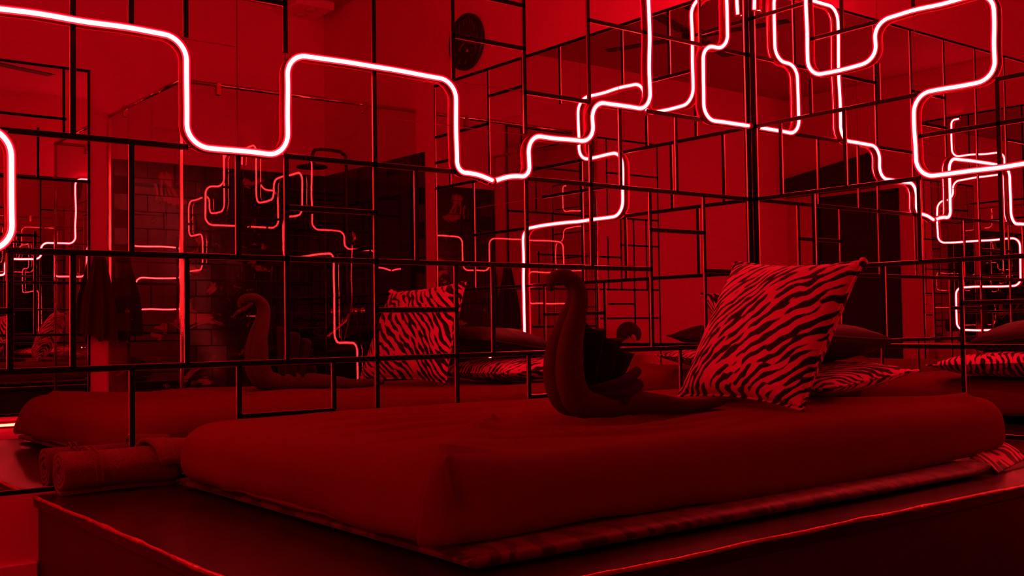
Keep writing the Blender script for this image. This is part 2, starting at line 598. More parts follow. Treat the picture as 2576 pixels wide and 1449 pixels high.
# far side wall with its dark door
wall_side = struct(root('wall_side'), 'plain painted wall with a black door')
DY0, DY1, DZ = U(-1.165), U(-0.86), ZU(0.405)
bm = bmesh.new()
add_box(bm, XW - 0.12, XW, YB, DY0, 0, HC)
add_box(bm, XW - 0.12, XW, DY1, MG_L, 0, HC)
add_box(bm, XW - 0.12, XW, DY0, DY1, DZ, HC)
bm_obj('plaster', bm, M_wall, wall_side)
SH = [(14, 1, 15), (12, 1, 9), (11, 10, 15), (10, 1, 9), (9, 9, 12), (8, 1, 13), (7, 10, 13), (6, 1, 8), (5, 9, 15), (4, 4, 9), (3, 9, 13), (2, 1, 7), (0, 1, 15), (1, 8, 15)]
SV = [(1, 0, 14), (15, 0, 14), (12, 11, 14), (11, 5, 7), (9, 0, 1), (9, 8, 14), (8, 4, 8), (6, 10, 14), (5, 6, 8), (4, 2, 6), (6, 0, 2), (11, 1, 3), (14, 5, 6)]
box('mirror_backing', XW - 0.01, XW + 0.0004, -15 * MOD, -MOD, Z0, Z0 + 14 * MOD, M_black, wall_side)
for (k0, k1, z0, z1) in lattice_cells(SH, SV, 15, 14):
    if k0 >= 1:
        box('mirror_pane', XW + 0.0005, XW + 0.004, -k1 * MOD + 0.0015, -k0 * MOD - 0.0015, Z0 + z0 * MOD + 0.0015, Z0 + z1 * MOD - 0.0015, M_mirror, wall_side)
for z, a, b in SH:
    lattice_bar(wall_side, 'S', -b * MOD - BW * 0.6, -a * MOD + BW * 0.6, Z0 + z * MOD, 'h')
for k, a, b in SV:
    lattice_bar(wall_side, 'S', Z0 + a * MOD + BW * 0.6, Z0 + b * MOD - BW * 0.6, -k * MOD, 'v')
door = struct(root('door_1'), 'black door in the plain side wall')
box('leaf', XW - 0.05, XW - 0.01, DY0 + 0.03, DY1 - 0.03, 0.01, DZ - 0.03, M_black, door, 0.003)
bm = bmesh.new()
add_box(bm, XW - 0.06, XW + 0.012, DY0, DY0 + 0.03, 0, DZ)
add_box(bm, XW - 0.06, XW + 0.012, DY1 - 0.03, DY1, 0, DZ)
add_box(bm, XW - 0.06, XW + 0.012, DY0, DY1, DZ - 0.03, DZ)
bm_obj('door_frame', bm, M_black, door)
tube('handle', [(XW - 0.01, DY0 + 0.1, 1.0), (XW + 0.04, DY0 + 0.1, 1.0), (XW + 0.045, DY0 + 0.2, 1.0)], 0.009, M_chrome, door, 10)
slant_box = struct(box('dark_box_1', XW, XW + 0.09, YB, U(-0.93), ZU(0.415), ZU(0.475), M_black), 'dark slanted box above the black door')  # plain dark box over the door, its top raised at one end
for v_ in slant_box.data.vertices:
    if v_.co.y > U(-1.0) and v_.co.z > ZU(0.45):
        v_.co.z = ZU(0.525)

# ------------------------------------------------------------------ platform
plat = thing('bed_platform', 'low dark lacquered platform under the mattress with a worn bright edge', 'platform', (0, 0, 0))
PX0, PY0 = U(-0.975), U(-0.545)
box('platform_top', PX0, -0.008, PY0, -0.004, ZP - 0.03, ZP, M_plat, plat, 0.003)
box('front_panel', PX0 + 0.012, -0.008, PY0 + 0.012, PY0 + 0.032, 0.0, ZP - 0.031, M_platside, plat)
box('side_panel', PX0 + 0.012, PX0 + 0.032, PY0 + 0.034, -0.004, 0.0, ZP - 0.031, M_platside, plat)
def worn_strip(name, a, b, n, dy):
    bm = bmesh.new()
    a, b = Vector(a), Vector(b)
    pts = []
    for i in range(n + 1):
        p = a.lerp(b, i / n)
        p += Vector(dy) * (0.0035 * noise.noise(p * 6.0) + 0.002 * noise.noise(p * 25.0))
        p.z += 0.0022 * noise.noise(p * 8.0 + Vector((3, 1, 7)))
        pts.append(p)
    add_tube(bm, pts, [0.0045 + 0.002 * noise.noise(p * 14.0) for p in pts], 8)
    return bm_obj(name, bm, M_edge, plat, True)
worn_strip('edge_strip', (PX0, PY0, ZP - 0.003), (-0.01, PY0, ZP - 0.003), 160, (0, 1, 0))
worn_strip('edge_strip', (PX0, -0.012, ZP - 0.003), (PX0, PY0, ZP - 0.003), 100, (1, 0, 0))

# ------------------------------------------------------------------ mattress and sheet
BX0, BX1, BY0, BY1 = U(-0.869), U(-0.173), U(-0.466), U(-0.028)
ZM = ZU(-0.0835)
def outline(inset, n=44):
    # anticlockwise from near-left: rounded rectangle with a radius of its own at each corner
    x0, x1, y0, y1 = BX0 + inset, BX1 - inset, BY0 + inset, BY1 - inset
    R = {'nl': 0.036, 'nr': 0.14, 'fr': 0.20, 'fl': 0.20}
    pts = []
    def arc(cx, cy, r, a0):
        for i in range(25):
            a = a0 + (PI / 2) * i / 24
            pts.append(Vector((cx + r * math.cos(a), cy + r * math.sin(a), 0)))
    def seg(a, b, m):
        for i in range(1, m):
            pts.append(a.lerp(b, i / m))
    def rr(k):
        return max(0.02, R[k] - inset)
    arc(x0 + rr('nl'), y0 + rr('nl'), rr('nl'), PI)
    a = pts[-1]
    seg(a, Vector((x1 - rr('nr'), y0, 0)), 90)
    arc(x1 - rr('nr'), y0 + rr('nr'), rr('nr'), 1.5 * PI)
    seg(pts[-1], Vector((x1, y1 - rr('fr'), 0)), 60)
    arc(x1 - rr('fr'), y1 - rr('fr'), rr('fr'), 0)
    seg(pts[-1], Vector((x0 + rr('fl'), y1, 0)), 90)
    arc(x0 + rr('fl'), y1 - rr('fl'), rr('fl'), PI / 2)
    seg(pts[-1], Vector((x0, y0 + rr('nl'), 0)), 60)
    return pts
def bump(p):
    # sheet corners standing up a little
    c1 = 0.014 * math.exp(-((p.x - U(-0.850)) / 0.12) ** 2 - ((p.y - U(-0.440)) / 0.11) ** 2)
    return c1 + 0.016 * math.exp(-((p.x - U(-0.196)) / 0.10) ** 2 - ((p.y - U(-0.440)) / 0.09) ** 2)
def slab(name, mat, prof, hemf, wrinkle, grow, parent=None):
    """prof: list of (inset, frac) from hem to top; z = hem + frac * (ZM - hem)"""
    bm = bmesh.new()
    rings = []
    base = outline(0.0)
    n = len(base)
    for ri, (ins, fr) in enumerate(prof):
        o = outline(ins)
        ring = []
        for i in range(n):
            hem = hemf(base[i])
            p = o[i].copy()
            p.z = hem + fr * (ZM - hem)
            nrm = (base[i] - base[i - 1]).cross(Vector((0, 0, 1))).normalized()
            # soft sides: the long front bulges at its middle and the foot spreads a little
            along = (p.x - BX0) / (BX1 - BX0)
            if base[i].y < BY0 + 0.02:
                p += nrm * (0.008 * math.sin(PI * min(1, max(0, along))) + 0.050 * min(1, max(0, 5 * (1 - along)))) * (1 - fr) ** 1.3
            else:
                p += nrm * 0.016 * (1 - fr) ** 1.5
            if wrinkle:
                q = Vector((p.x * 3.2, p.y * 3.2, p.z * 9))
                fall = math.sin(PI * min(1, max(0, fr)))
                p += nrm * (0.008 * fall + 0.007 * noise.noise(q) * (1 - 0.4 * fr))
                d = (Vector((p.x, p.y, 0)) - Vector((BX0, BY0, 0))).length
                if d < 1.0:      # pulled pleats towards the near left corner
                    p += nrm * 0.007 * math.sin(30 * (p.z - ZP) + 7 * d) * math.exp(-d * 1.8) * (1 - fr)
                # tucked fold: a groove down from the near left corner with a raised lip beside it
                g = ((base[i].x - (BX0 + 0.048)) + (BY0 + 0.006 - base[i].y) * 0.0) if base[i].y < BY0 + 0.03 else 9
                if abs(g) < 0.12:
                    k = min(1, max(0, (fr - 0.25) / 0.35)) * min(1, max(0, (1.02 - fr) / 0.12))
                    p -= nrm * 0.026 * math.exp(-(g / 0.014) ** 2) * k
                    p += nrm * 0.008 * math.exp(-((g + 0.028) / 0.018) ** 2) * k
            p.z += bump(p) * min(1, max(0, (fr - 0.5) / 0.4))
            p += nrm * grow
            ring.append(bm.verts.new(p))
        rings.append(ring)
    # top: rings shrinking to a centre line
    last = [v.co.copy() for v in rings[-1]]
    ym = (BY0 + BY1) / 2
    for j in range(1, 41):
        t = j / 40
        ring = []
        for p in last:
            c = Vector((min(max(p.x, BX0 + 0.62), BX1 - 0.62), ym, p.z))
            q = p.lerp(c, t)
            if wrinkle:
                q.z += 0.005 * math.sin(PI / 2 * min(1, 3 * t)) - 0.004 * math.exp(-((q.y - ym) / 0.3) ** 2)
                ww = 0.0
                # long creases that run along the bed from its left end
                dx = q.x - BX0
                edge = min(1, t * 6)
                f1 = math.exp(-((dx - 0.50) / 0.30) ** 2) * edge
                f2 = math.exp(-((dx - 0.85) / 0.34) ** 2) * edge
                sy = q.y + 0.10 * noise.noise(Vector((dx * 1.6, q.y * 1.2, 4))) - 0.12 * (dx - 0.6) ** 2
                q.z += 0.008 * f1 * (1 - abs(noise.noise(Vector((dx * 0.8, sy * 13, 2.0)))) * 3.2) * 1.6
                q.z += 0.008 * f2 * (1 - abs(noise.noise(Vector((dx * 0.7, sy * 15, 8.0)))) * 3.2) * 1.6
                q.z += 0.004 * noise.noise(Vector((q.x * 2.2, q.y * 3.5, 5.0))) * edge
                q.z += bump(q)
            ring.append(bm.verts.new(q))
        rings.append(ring)
    for a, b in zip(rings[:-1], rings[1:]):
        for i in range(n):
            bm.faces.new((a[i], a[(i + 1) % n], b[(i + 1) % n], b[i]))
    bmesh.ops.remove_doubles(bm, verts=rings[-1], dist=0.0005)
    bmesh.ops.recalc_face_normals(bm, faces=bm.faces)
    return bm_obj(name, bm, mat, parent, True)
def hem_sheet(p):
    # low on the left end, riding up along the front and most at its right corner
    h = ZP + 0.036
    if p.y < BY0 + 0.10:
        t = (p.x - BX0) / (BX1 - BX0)
        h += 0.006 * math.sin(t * 9)
    if p.x > BX1 - 0.06:
        h += 0.012 * math.exp(-((p.y - BY0) / 0.22) ** 2)
    return h + 0.006 * noise.noise(Vector((p.x * 9, p.y * 9, 0)))
arc_prof = [(0.062 - 0.062 * math.cos(a), 0.60 + 0.40 * math.sin(a)) for a in [PI / 2 * i / 9 for i in range(10)]]
sheet_prof = [(0.016, 0.0), (0.008, 0.05), (0.003, 0.12), (0.0, 0.24), (0.0, 0.36), (0.0, 0.48)] + arc_prof
# thin striped pad under the mattress, sticking out along the front
PADX0, PADX1, PADY0, PADY1 = U(-0.866), U(-0.290), U(-0.503), U(-0.060)
bm = bmesh.new()
NPX, NPY = 120, 50
grid = {}
for i in range(NPX + 1):
    for j in range(NPY + 1):
        u, v = -1 + 2 * i / NPX, -1 + 2 * j / NPY
        u = math.copysign(1 - (1 - abs(u)) ** 1.5, u)
        v = math.copysign(1 - (1 - abs(v)) ** 1.5, v)
        x = (PADX0 + PADX1) / 2 + u * (PADX1 - PADX0) / 2
        y = (PADY0 + PADY1) / 2 + v * (PADY1 - PADY0) / 2
        # corners curl up a little and the front edge waves
        c = max(0, abs(u) - 0.9) * max(0, abs(v) - 0.8) * 50
        y += (0.010 * noise.noise(Vector((x * 2.5, 0, 1)))) * max(0, -v)
        x -= 0.020 * c * (1 if u > 0 else 0.3)
        e = max(abs(u), abs(v))
        th = 0.034 * max(0.0, 1 - e ** 26) ** 0.5
        for side in (0, 1):
            edge = i in (0, NPX) or j in (0, NPY)
            if side == 1 and edge:
                grid[(i, j, 1)] = grid[(i, j, 0)]
                continue
            z = ZP + 0.0175 + (th / 2 if side == 0 else -th / 2)
            z += 0.012 * c * (1 if u > 0 and v < 0 else 0) * (1 if side == 0 else 0.6)
            grid[(i, j, side)] = bm.verts.new((x, y, z))
for i in range(NPX):
    for j in range(NPY):
        for side in (0, 1):
            q = [grid[(i, j, side)], grid[(i + 1, j, side)], grid[(i + 1, j + 1, side)], grid[(i, j + 1, side)]]
            bm.faces.new(q if side == 0 else list(reversed(q)))
pad = bm_obj('mattress_pad', bm, M_tick, None, True)
# folded pad corner at the head end, neon light painted as paler cloth
bm = bmesh.new()
g = []
for i in range(17):
    t = i / 16
    row = []
    for j in range(9):
        q = j / 8
        x = U(-0.280) + U(0.086) * t
        y = U(-0.500) + U(0.016) * t + 0.075 * q
        z = ZP + 0.004 + 0.036 * math.sin(q * 1.5) + 0.016 * t + 0.006 * math.sin(t * 9) * q
        row.append(bm.verts.new((x, y, z)))
    g.append(row)
for i in range(16):
    for j in range(8):
        bm.faces.new((g[i][j], g[i + 1][j], g[i + 1][j + 1], g[i][j + 1]))
fc = bm_obj('folded_corner', bm, M_tick_lit, pad, True)
md = fc.modifiers.new('thick', 'SOLIDIFY')
md.thickness = 0.006
tag(pad, 'thin striped pad sticking out under the front edge of the mattress', 'mattress pad')
sheet = slab('mattress', M_sheet, sheet_prof, hem_sheet, True, 0.0)
tag(sheet, 'thick mattress in a dark red fitted sheet on the platform', 'mattress')
# gathered elastic at the near left corner and hanging hem
bm = bmesh.new()
pts = []
for i, p in enumerate(outline(-0.001)):
    if p.x < BX0 + 0.5 or p.y < BY0 + 0.02:
        q = p.copy()
        q.z = hem_sheet(p) + 0.004
        pts.append(q)
# order along the outline: left end first, then the front
left = [q for q in pts if q.x < BX0 + 0.09 and q.y > BY0 + 0.09 and q.y < BY1 - 0.25]
front = [q for q in pts if q.y < BY0 + 0.0905]
path = sorted(left, key=lambda q: -q.y) + sorted(front, key=lambda q: q.x)
add_tube(bm, path, [0.0055 + 0.002 * noise.noise(q * 30) for q in path], 6)
bm_obj('sheet_hem', bm, M_sheet, sheet, True)
# ------------------------------------------------------------------ pillows
def pillow(name, mat, corners, thick, label, n=28, bow=0.07, ears=0.0, asym=1.0, dent=0.0):
    """corners: bl, br, tr, tl as world points; the local xy plane is the pillow plane"""
    bl, br, tr, tl = [Vector(c) for c in corners]
    cen = (bl + br + tr + tl) / 4
    ux = ((br + tr) - (bl + tl)).normalized()
    uy = ((tl + tr) - (bl + br))
    uy = (uy - ux * uy.dot(ux)).normalized()
    uz = ux.cross(uy)
    mw = Matrix((ux, uy, uz)).transposed().to_4x4()
    mw.translation = cen
    inv = mw.inverted()
    L = [inv @ c for c in (bl, br, tr, tl)]
    bm = bmesh.new()
    def base(u, v):
        a, b = (u + 1) / 2, (v + 1) / 2
        p = L[0] * (1 - a) * (1 - b) + L[1] * a * (1 - b) + L[2] * a * b + L[3] * (1 - a) * b
        k = 1 - bow
        c = (L[0] + L[1] + L[2] + L[3]) / 4
        # edges bow inwards between the corners
        p += (c - p) * bow * (1 - (u * v) ** 2) * max(abs(u), abs(v)) ** 4
        return p
    gr = {}
    for side in (1, -1):
        for i in range(n + 1):
            for j in range(n + 1):
                u, v = -1 + 2 * i / n, -1 + 2 * j / n
                if (i in (0, n) or j in (0, n)) and side == -1:
                    gr[(side, i, j)] = gr[(1, i, j)]
                    continue
                p = base(u, v)
                t = ((1 - abs(u) ** 2.6) * (1 - abs(v) ** 2.6)) ** 0.55
                h = thick / 2 * t * (asym if side < 0 else 1)
                h *= 1 + 0.10 * noise.noise(Vector((u * 1.6, v * 1.6, side * 3.0)))
                if dent:
                    h -= dent * thick * math.exp(-((u - 0.1) / 0.5) ** 2 - ((v + 0.5) / 0.6) ** 2)
                # puckers that run in from the seam
                e = max(abs(u), abs(v))
                h += 0.0035 * noise.noise(Vector((u * 9, v * 9, side))) * e * (1 - e) * 4
                p.z += side * h
                gr[(side, i, j)] = bm.verts.new(p)
    for side in (1, -1):
        for i in range(n):
            for j in range(n):
                q = [gr[(side, i, j)], gr[(side, i + 1, j)], gr[(side, i + 1, j + 1)], gr[(side, i, j + 1)]]
                if side < 0:
                    q.reverse()
                bm.faces.new(q)
    o = bm_obj(name, bm, mat, None, True)
    o.matrix_world = mw
    tag(o, label, 'pillow')
    # seam along the edge
    path = []
    for i in range(n):
        path.append(base(-1 + 2 * i / n, -1))
    for i in range(n):
        path.append(base(1, -1 + 2 * i / n))
    for i in range(n):
        path.append(base(1 - 2 * i / n, 1))
    for i in range(n + 1):
        path.append(base(-1, 1 - 2 * i / n))
    bm = bmesh.new()
    add_tube(bm, path, 0.0042, 6)
    bm_obj('seam', bm, mat, o, True)
    return o, base
def P3(x, y, z):
    return (U(x), U(y), ZU(z))
zp_o, zb = pillow('zebra_pillow', M_zebra, [P3(-.391, -.215, -.0765), P3(-.423, -.397, -.0800), P3(-.352, -.417, .055), P3(-.332, -.246, .064)], 0.150,
                  'upright zebra striped pillow leaning at the head of the bed', 34, 0.085)
bm = bmesh.new()
bmesh.ops.create_icosphere(bm, subdivisions=3, radius=0.013)
for v in bm.verts:
    v.co *= 1 + 0.25 * noise.noise(v.co * 120)
    v.co += zb(0.985, 0.985)
bm_obj('corner_knot', bm, M_zebra, zp_o, True)
fz = 0.070
pillow('zebra_pillow', M_zebra2, [P3(-.325, -.352, -.068), P3(-.143, -.341, -.056), P3(-.150, -.175, -.064), P3(-.318, -.175, -.066)], 0.100,
       'zebra striped pillow lying flat under the dark pillow', 28, 0.05)
pillow('satin_pillow', M_satin, [P3(-.330, -.340, -.014), P3(-.166, -.333, -.0225), P3(-.190, -.205, -.039), P3(-.330, -.215, -.019)], 0.118,
       'plain dark satin pillow on top of the flat zebra pillow', 28, 0.05)

# ------------------------------------------------------------------ towel swan
swan = thing('towel_swan', 'brown towel folded into a swan, sitting on the bed', 'folded towel', (U(-0.60), U(-0.305), ZU(-0.085)))
so = Vector(swan.location)
def sw(x, z, dy=0.0):
    return Vector((U(x), U(-0.305) + dy, ZU(z))) - so
SW = [(-0.6454, 0.0285, 0.0018), (-0.6448, 0.0340, 0.0038), (-0.6412, 0.0388, 0.0050), (-0.6342, 0.0412, 0.0055), (-0.6262, 0.0405, 0.0060), (-0.6185, 0.0362, 0.0064),
      (-0.6138, 0.0285, 0.0069), (-0.6136, 0.0188, 0.0075), (-0.6168, 0.0072, 0.0085), (-0.6208, -0.0042, 0.0097), (-0.6243, -0.0169, 0.0108), (-0.6258, -0.0296, 0.0117),
      (-0.6256, -0.0423, 0.0123), (-0.6225, -0.0555, 0.0126), (-0.6150, -0.0660, 0.0125), (-0.5985, -0.0700, 0.0125), (-0.5766, -0.0705, 0.0125), (-0.5474, -0.0715, 0.0118),
      (-0.517, -0.0742, 0.0100), (-0.4855, -0.0775, 0.0072), (-0.4609, -0.0770, 0.0056), (-0.4333, -0.0765, 0.0030)]
def roll(name, sep, dz, rs, mat, start=0):
    P = SW[start:]
    pts, rr = [], []
    for i, (x, z, r) in enumerate(P):
        dy = -0.007 + sep * (r / 0.0143) * (0.35 if i + start < 3 else 0.62 if i + start < 8 else 0.85 if i + start < 10 else 1)
        pts.append(Vector((U(x), U(-0.305) + dy * S, ZU(z + dz * r / 0.0143))) - so)
        rr.append(r * S * rs)
    pts = smooth_path(pts, 5)
    rr = lerp_list(rr, 5)
    bm = bmesh.new()
    add_tube(bm, pts, rr, 20)
    for v in bm.verts:
        v.co += Vector((1, 0.5, 0.4)) * 0.0022 * noise.noise(v.co * 30)
    bmesh.ops.recalc_face_normals(bm, faces=bm.faces)
    return bm_obj(name, bm, mat, swan, True)
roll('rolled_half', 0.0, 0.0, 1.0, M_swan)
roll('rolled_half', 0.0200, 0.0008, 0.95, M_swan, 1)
# the wing towel: pleats fanned backwards from the breast
wing = thing('folded_towel', 'dark pleated towel fanned as the wing of the towel swan', 'folded towel', (U(-0.59), U(-0.300), ZU(-0.085)))
wo = Vector(wing.location)
prof_w = [(-.600, .0005, -.602, -.060), (-.588, -.0025, -.594, -.061), (-.5755, -.0085, -.584, -.062), (-.5660, -.0135, -.576, -.063), (-.5570, -.0190, -.570, -.064), (-.5510, -.0300, -.566, -.066)]
bm = bmesh.new()
npl = 3
cols = []
for i in range(49):
    t = i / 48
    a = t * (len(prof_w) - 1)
    k = min(int(a), len(prof_w) - 2)
    f = a - k
    tx, tz, bx, bz = [prof_w[k][q] + (prof_w[k + 1][q] - prof_w[k][q]) * f for q in range(4)]
    dep = 0.034 * math.sin(t * npl * 2 * PI) * (0.5 + 0.5 * t)
    col = []
    for j in range(11):
        s = j / 10
        p = Vector((U(bx + (tx - bx) * s), U(-0.300) + dep * (0.5 + 0.5 * s) + 0.02 * (1 - s), ZU(bz + (tz - bz) * s + 0.0030 * math.sin(t * npl * 2 * PI + 1.2) * s))) - wo
        col.append(p)
    cols.append(col)
front = [[bm.verts.new(p + Vector((0, -0.016, 0))) for p in c] for c in cols]
back = [[bm.verts.new(p + Vector((0.004, 0.016, 0))) for p in c] for c in cols]
for i in range(len(cols) - 1):
    for j in range(10):
        bm.faces.new((front[i][j], front[i + 1][j], front[i + 1][j + 1], front[i][j + 1]))
        bm.faces.new((back[i][j], back[i][j + 1], back[i + 1][j + 1], back[i + 1][j]))
    bm.faces.new((front[i][10], front[i + 1][10], back[i + 1][10], back[i][10]))
    bm.faces.new((front[i][0], back[i][0], back[i + 1][0], front[i + 1][0]))
for a in (0, -1):
    for j in range(10):
        bm.faces.new((front[a][j], front[a][j + 1], back[a][j + 1], back[a][j]))
bmesh.ops.recalc_face_normals(bm, faces=bm.faces)
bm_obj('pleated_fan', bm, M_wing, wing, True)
for (xe, ze, z2, r0) in ((-.5405, -.0425, -.058, .0055), (-.5390, -.0545, -.063, .0065), (-.5440, -.0640, -.0685, .0060)):
    pts = smooth_path([Vector((U(-.603), U(-.312), ZU(z2))) - wo, Vector((U(-.572), U(-.318), ZU((ze + z2) / 2 - 0.002))) - wo, Vector((U(xe), U(-.306), ZU(ze))) - wo], 8)
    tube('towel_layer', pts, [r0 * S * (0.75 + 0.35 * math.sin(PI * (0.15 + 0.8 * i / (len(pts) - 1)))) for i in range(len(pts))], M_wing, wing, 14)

# ------------------------------------------------------------------ rolled towel on the platform
tw = thing('rolled_towel', 'rolled dark red towel on the platform corner beside the mattress', 'towel', (U(-0.960), -0.068, ZP))
R0, LEN = 0.056, 0.30
bm = bmesh.new()
NS, NL = 110, 16
turns = 3.2
vs_ = []
for j in range(NL + 1):
    x = LEN * j / NL
    row_o, row_i = [], []
    for i in range(NS + 1):
        t = i / NS
        a = -2 * PI * turns * t - 0.6 + 0.25 * j / NL
        r = R0 * (0.20 + 0.74 * t) * (1 - 0.05 * math.sin(PI * j / NL))
        th = 0.0062
        wob = 0.0022 * noise.noise(Vector((x * 9, math.cos(a) * 2, math.sin(a) * 2 + t)))
        for rr_, row in ((r + th + wob, row_o), (r - th + wob, row_i)):
            row.append(bm.verts.new((x + 0.004 * noise.noise(Vector((j * .1, a, 1))), rr_ * math.cos(a), R0 + rr_ * math.sin(a) * (1.0 if math.sin(a) > 0 else 0.96))))
    vs_.append((row_o, row_i))
for j in range(NL):
    for i in range(NS):
        a, b = vs_[j][0], vs_[j + 1][0]
        bm.faces.new((a[i], a[i + 1], b[i + 1], b[i]))
        a, b = vs_[j][1], vs_[j + 1][1]
        bm.faces.new((a[i], b[i], b[i + 1], a[i + 1]))
    for e in (0, NS):
        bm.faces.new((vs_[j][0][e], vs_[j + 1][0][e], vs_[j + 1][1][e], vs_[j][1][e]))
for j in (0, NL):
    for i in range(NS):
        bm.faces.new((vs_[j][0][i], vs_[j][0][i + 1], vs_[j][1][i + 1], vs_[j][1][i]))
bmesh.ops.recalc_face_normals(bm, faces=bm.faces)
bm_obj('spiral_roll', bm, M_towel, tw, True)
for xo in (0.060, 0.074):
    pts = []
    for i in range(25):
        a = -0.9 + 2.6 * i / 24
        pts.append((xo + 0.03 * i / 24 * 0.6, -(R0 + 0.0055) * math.sin(a + 0.3) - 0.0, R0 + (R0 + 0.0055) * math.cos(a + 0.3)))
    tube('woven_band', pts, 0.0022, M_towel, tw, 6)
# loose flap folded over the far end
bm = bmesh.new()
g = []
for i in range(15):
    col = []
    for j in range(13):
        a = -1.5 + 3.0 * j / 12
        x = LEN - 0.10 + 0.035 * (j / 12) + (0.125 - 0.03 * (j / 12)) * i / 14
        r = R0 + 0.012 - 0.008 * (i / 14) ** 2 + 0.004 * noise.noise(Vector((i * .3, j * .3, 0)))
        col.append(bm.verts.new((x, -r * math.sin(a), R0 + r * math.cos(a) * 0.97)))
    g.append(col)
for i in range(14):
    for j in range(12):
        bm.faces.new((g[i][j], g[i + 1][j], g[i + 1][j + 1], g[i][j + 1]))
o = bm_obj('loose_flap', bm, M_towel, tw, True)
md = o.modifiers.new('thick', 'SOLIDIFY')
md.thickness = 0.012
md.offset = 0

# ------------------------------------------------------------------ neon tubes
def fillet(pts, rad, n=9):
    P = [Vector(p) for p in pts]
    out = [P[0]]
    for i in range(1, len(P) - 1):
        a, b, c = P[i - 1], P[i], P[i + 1]
        d1, d2 = (a - b), (c - b)
        r = min(rad, d1.length * 0.48, d2.length * 0.48)
        d1.normalize()
        d2.normalize()
        if abs(d1.dot(d2)) > 0.99:
            out.append(b)
            continue
        cen = b + (d1 + d2) * r
        for k in range(n + 1):
            t = PI / 2 * k / n
            out.append(cen - d2 * r * math.cos(t) - d1 * r * math.sin(t))
    out.append(P[-1])
    # even out
    res = [out[0]]
    for p in out[1:]:
        d = (p - res[-1]).length
        if d < 1e-4:
            continue
        m = max(1, int(d / 0.06))
        q = res[-1]
        for k in range(1, m + 1):
            res.append(q.lerp(p, k / m))
    return res
def neon(label, kz, wall, rad=0.42):
    """kz: lattice points (modules from the left wall or from the corner, modules up)"""
    if wall == 'L':
        to = lambda k, z: Vector((-k * MOD, -0.0150, Z0 + z * MOD))
        nv = Vector((0, -1, 0))
    elif wall == 'R':
        to = lambda k, z: Vector((-0.0150, -k * MOD, Z0 + z * MOD))
        nv = Vector((-1, 0, 0))
    else:
        to = lambda k, z: Vector((XW + 0.0150, -k * MOD, Z0 + z * MOD))
        nv = Vector((1, 0, 0))
    path, NRM = [], []
    for p in fillet([(k, z, 0) for k, z in kz], rad):
        w_ = 0.045
        kk = p.x + w_ * noise.noise(Vector((p.x * 0.9, p.y * 0.9, 3)))
        zz = p.y + w_ * noise.noise(Vector((p.x * 0.9, p.y * 0.9, 9)))
        path.append(to(kk, zz))
        NRM.append(nv)
    base = path[0].copy()
    t = thing('neon_tube', label, 'neon light', base, 0, 'red neon tubes on the mirror walls')
    n = len(path)
    T = []
    for i in range(n):
        a, b = path[max(0, i - 1)], path[min(n - 1, i + 1)]
        T.append((b - a).normalized())
    def sweep(name, mat, prof, closed):
        bm = bmesh.new()
        rings = []
        for i in range(n):
            nr = (NRM[i] - T[i] * NRM[i].dot(T[i])).normalized()
            s = T[i].cross(nr).normalized()
            rings.append([bm.verts.new(path[i] - base + s * a + nr * b) for a, b in prof])
        m = len(prof)
        for i in range(n - 1):
            for k in range(m if closed else m - 1):
                bm.faces.new((rings[i][k], rings[i][(k + 1) % m], rings[i + 1][(k + 1) % m], rings[i + 1][k]))
        if closed:
            bm.faces.new(list(reversed(rings[0])))
            bm.faces.new(rings[-1])
        bmesh.ops.recalc_face_normals(bm, faces=bm.faces)
        return bm_obj(name, bm, mat, t, True)
    rc, rs = 0.0060, 0.0108
    sweep('glowing_core', M_core, [(rc * math.cos(a), rc * math.sin(a)) for a in [2 * PI * k / 10 for k in range(10)]], True)
    sweep('diffuser_sleeve', M_sleeve, [(rs * math.cos(a), rs * math.sin(a)) for a in [-0.25 + (PI + 0.5) * k / 10 for k in range(11)]], False)
    ro, ri = 0.0114, 0.0090
    a0, a1 = PI + 0.15, 2 * PI - 0.15
    pr = [(ro * math.cos(a), ro * math.sin(a)) for a in [a0 + (a1 - a0) * k / 8 for k in range(9)]]
    pr += [(ri * math.cos(a), ri * math.sin(a)) for a in [a1 + (a0 - a1) * k / 8 for k in range(9)]]
    sweep('back_channel', M_chan, pr, True)
    # end caps
    for i, sgn in ((0, -1), (n - 1, 1)):
        bm = bmesh.new()
        add_tube(bm, [path[i] - base - T[i] * 0.006, path[i] - base + T[i] * sgn * 0.010 + T[i] * (0.006 if sgn < 0 else 0)], 0.0122, 12)
        bm_obj('end_cap', bm, M_clip, t, True)
    return t
neon('red neon tube stepping along the left mirror, its left run out of frame',
     [(9.04, 5.86), (9.5, 6), (10, 6), (10, 8), (14, 8), (14, 6), (16, 6), (16, 8), (22, 8), (22, 6), (19, 6), (19, 4), (23.5, 4)], 'L')
neon('red neon tube climbing the left mirror from the joint up to the corner',
     [(8.96, 5.86), (8.5, 6), (8, 6), (8, 7), (6, 7), (6, 8), (4, 8), (4, 12), (1, 12), (1, 10), (2, 10), (2, 8), (0.16, 8)], 'L')
neon('red neon tube zigzagging over the right mirror wall above the pillows',
     [(0.28, 11.2), (0.28, 12), (2, 12), (2, 9), (4, 9), (4, 10), (7, 10), (7, 8), (5, 8), (5, 6), (10, 6), (10, 2), (12, 2), (12, 0.2)], 'R')

neon('red neon tube zigzagging down the side wall, seen only in the right mirror',
     [(12.5, 13.85), (13, 13.85), (13, 11.75), (10, 11.65), (10, 10.45), (13, 10.4), (13, 9.35), (14, 9.3), (14, 6.95), (9.3, 6.9), (9.3, 4.35), (13, 4.4), (13, 2), (8, 2), (8, 0.5)], 'S')

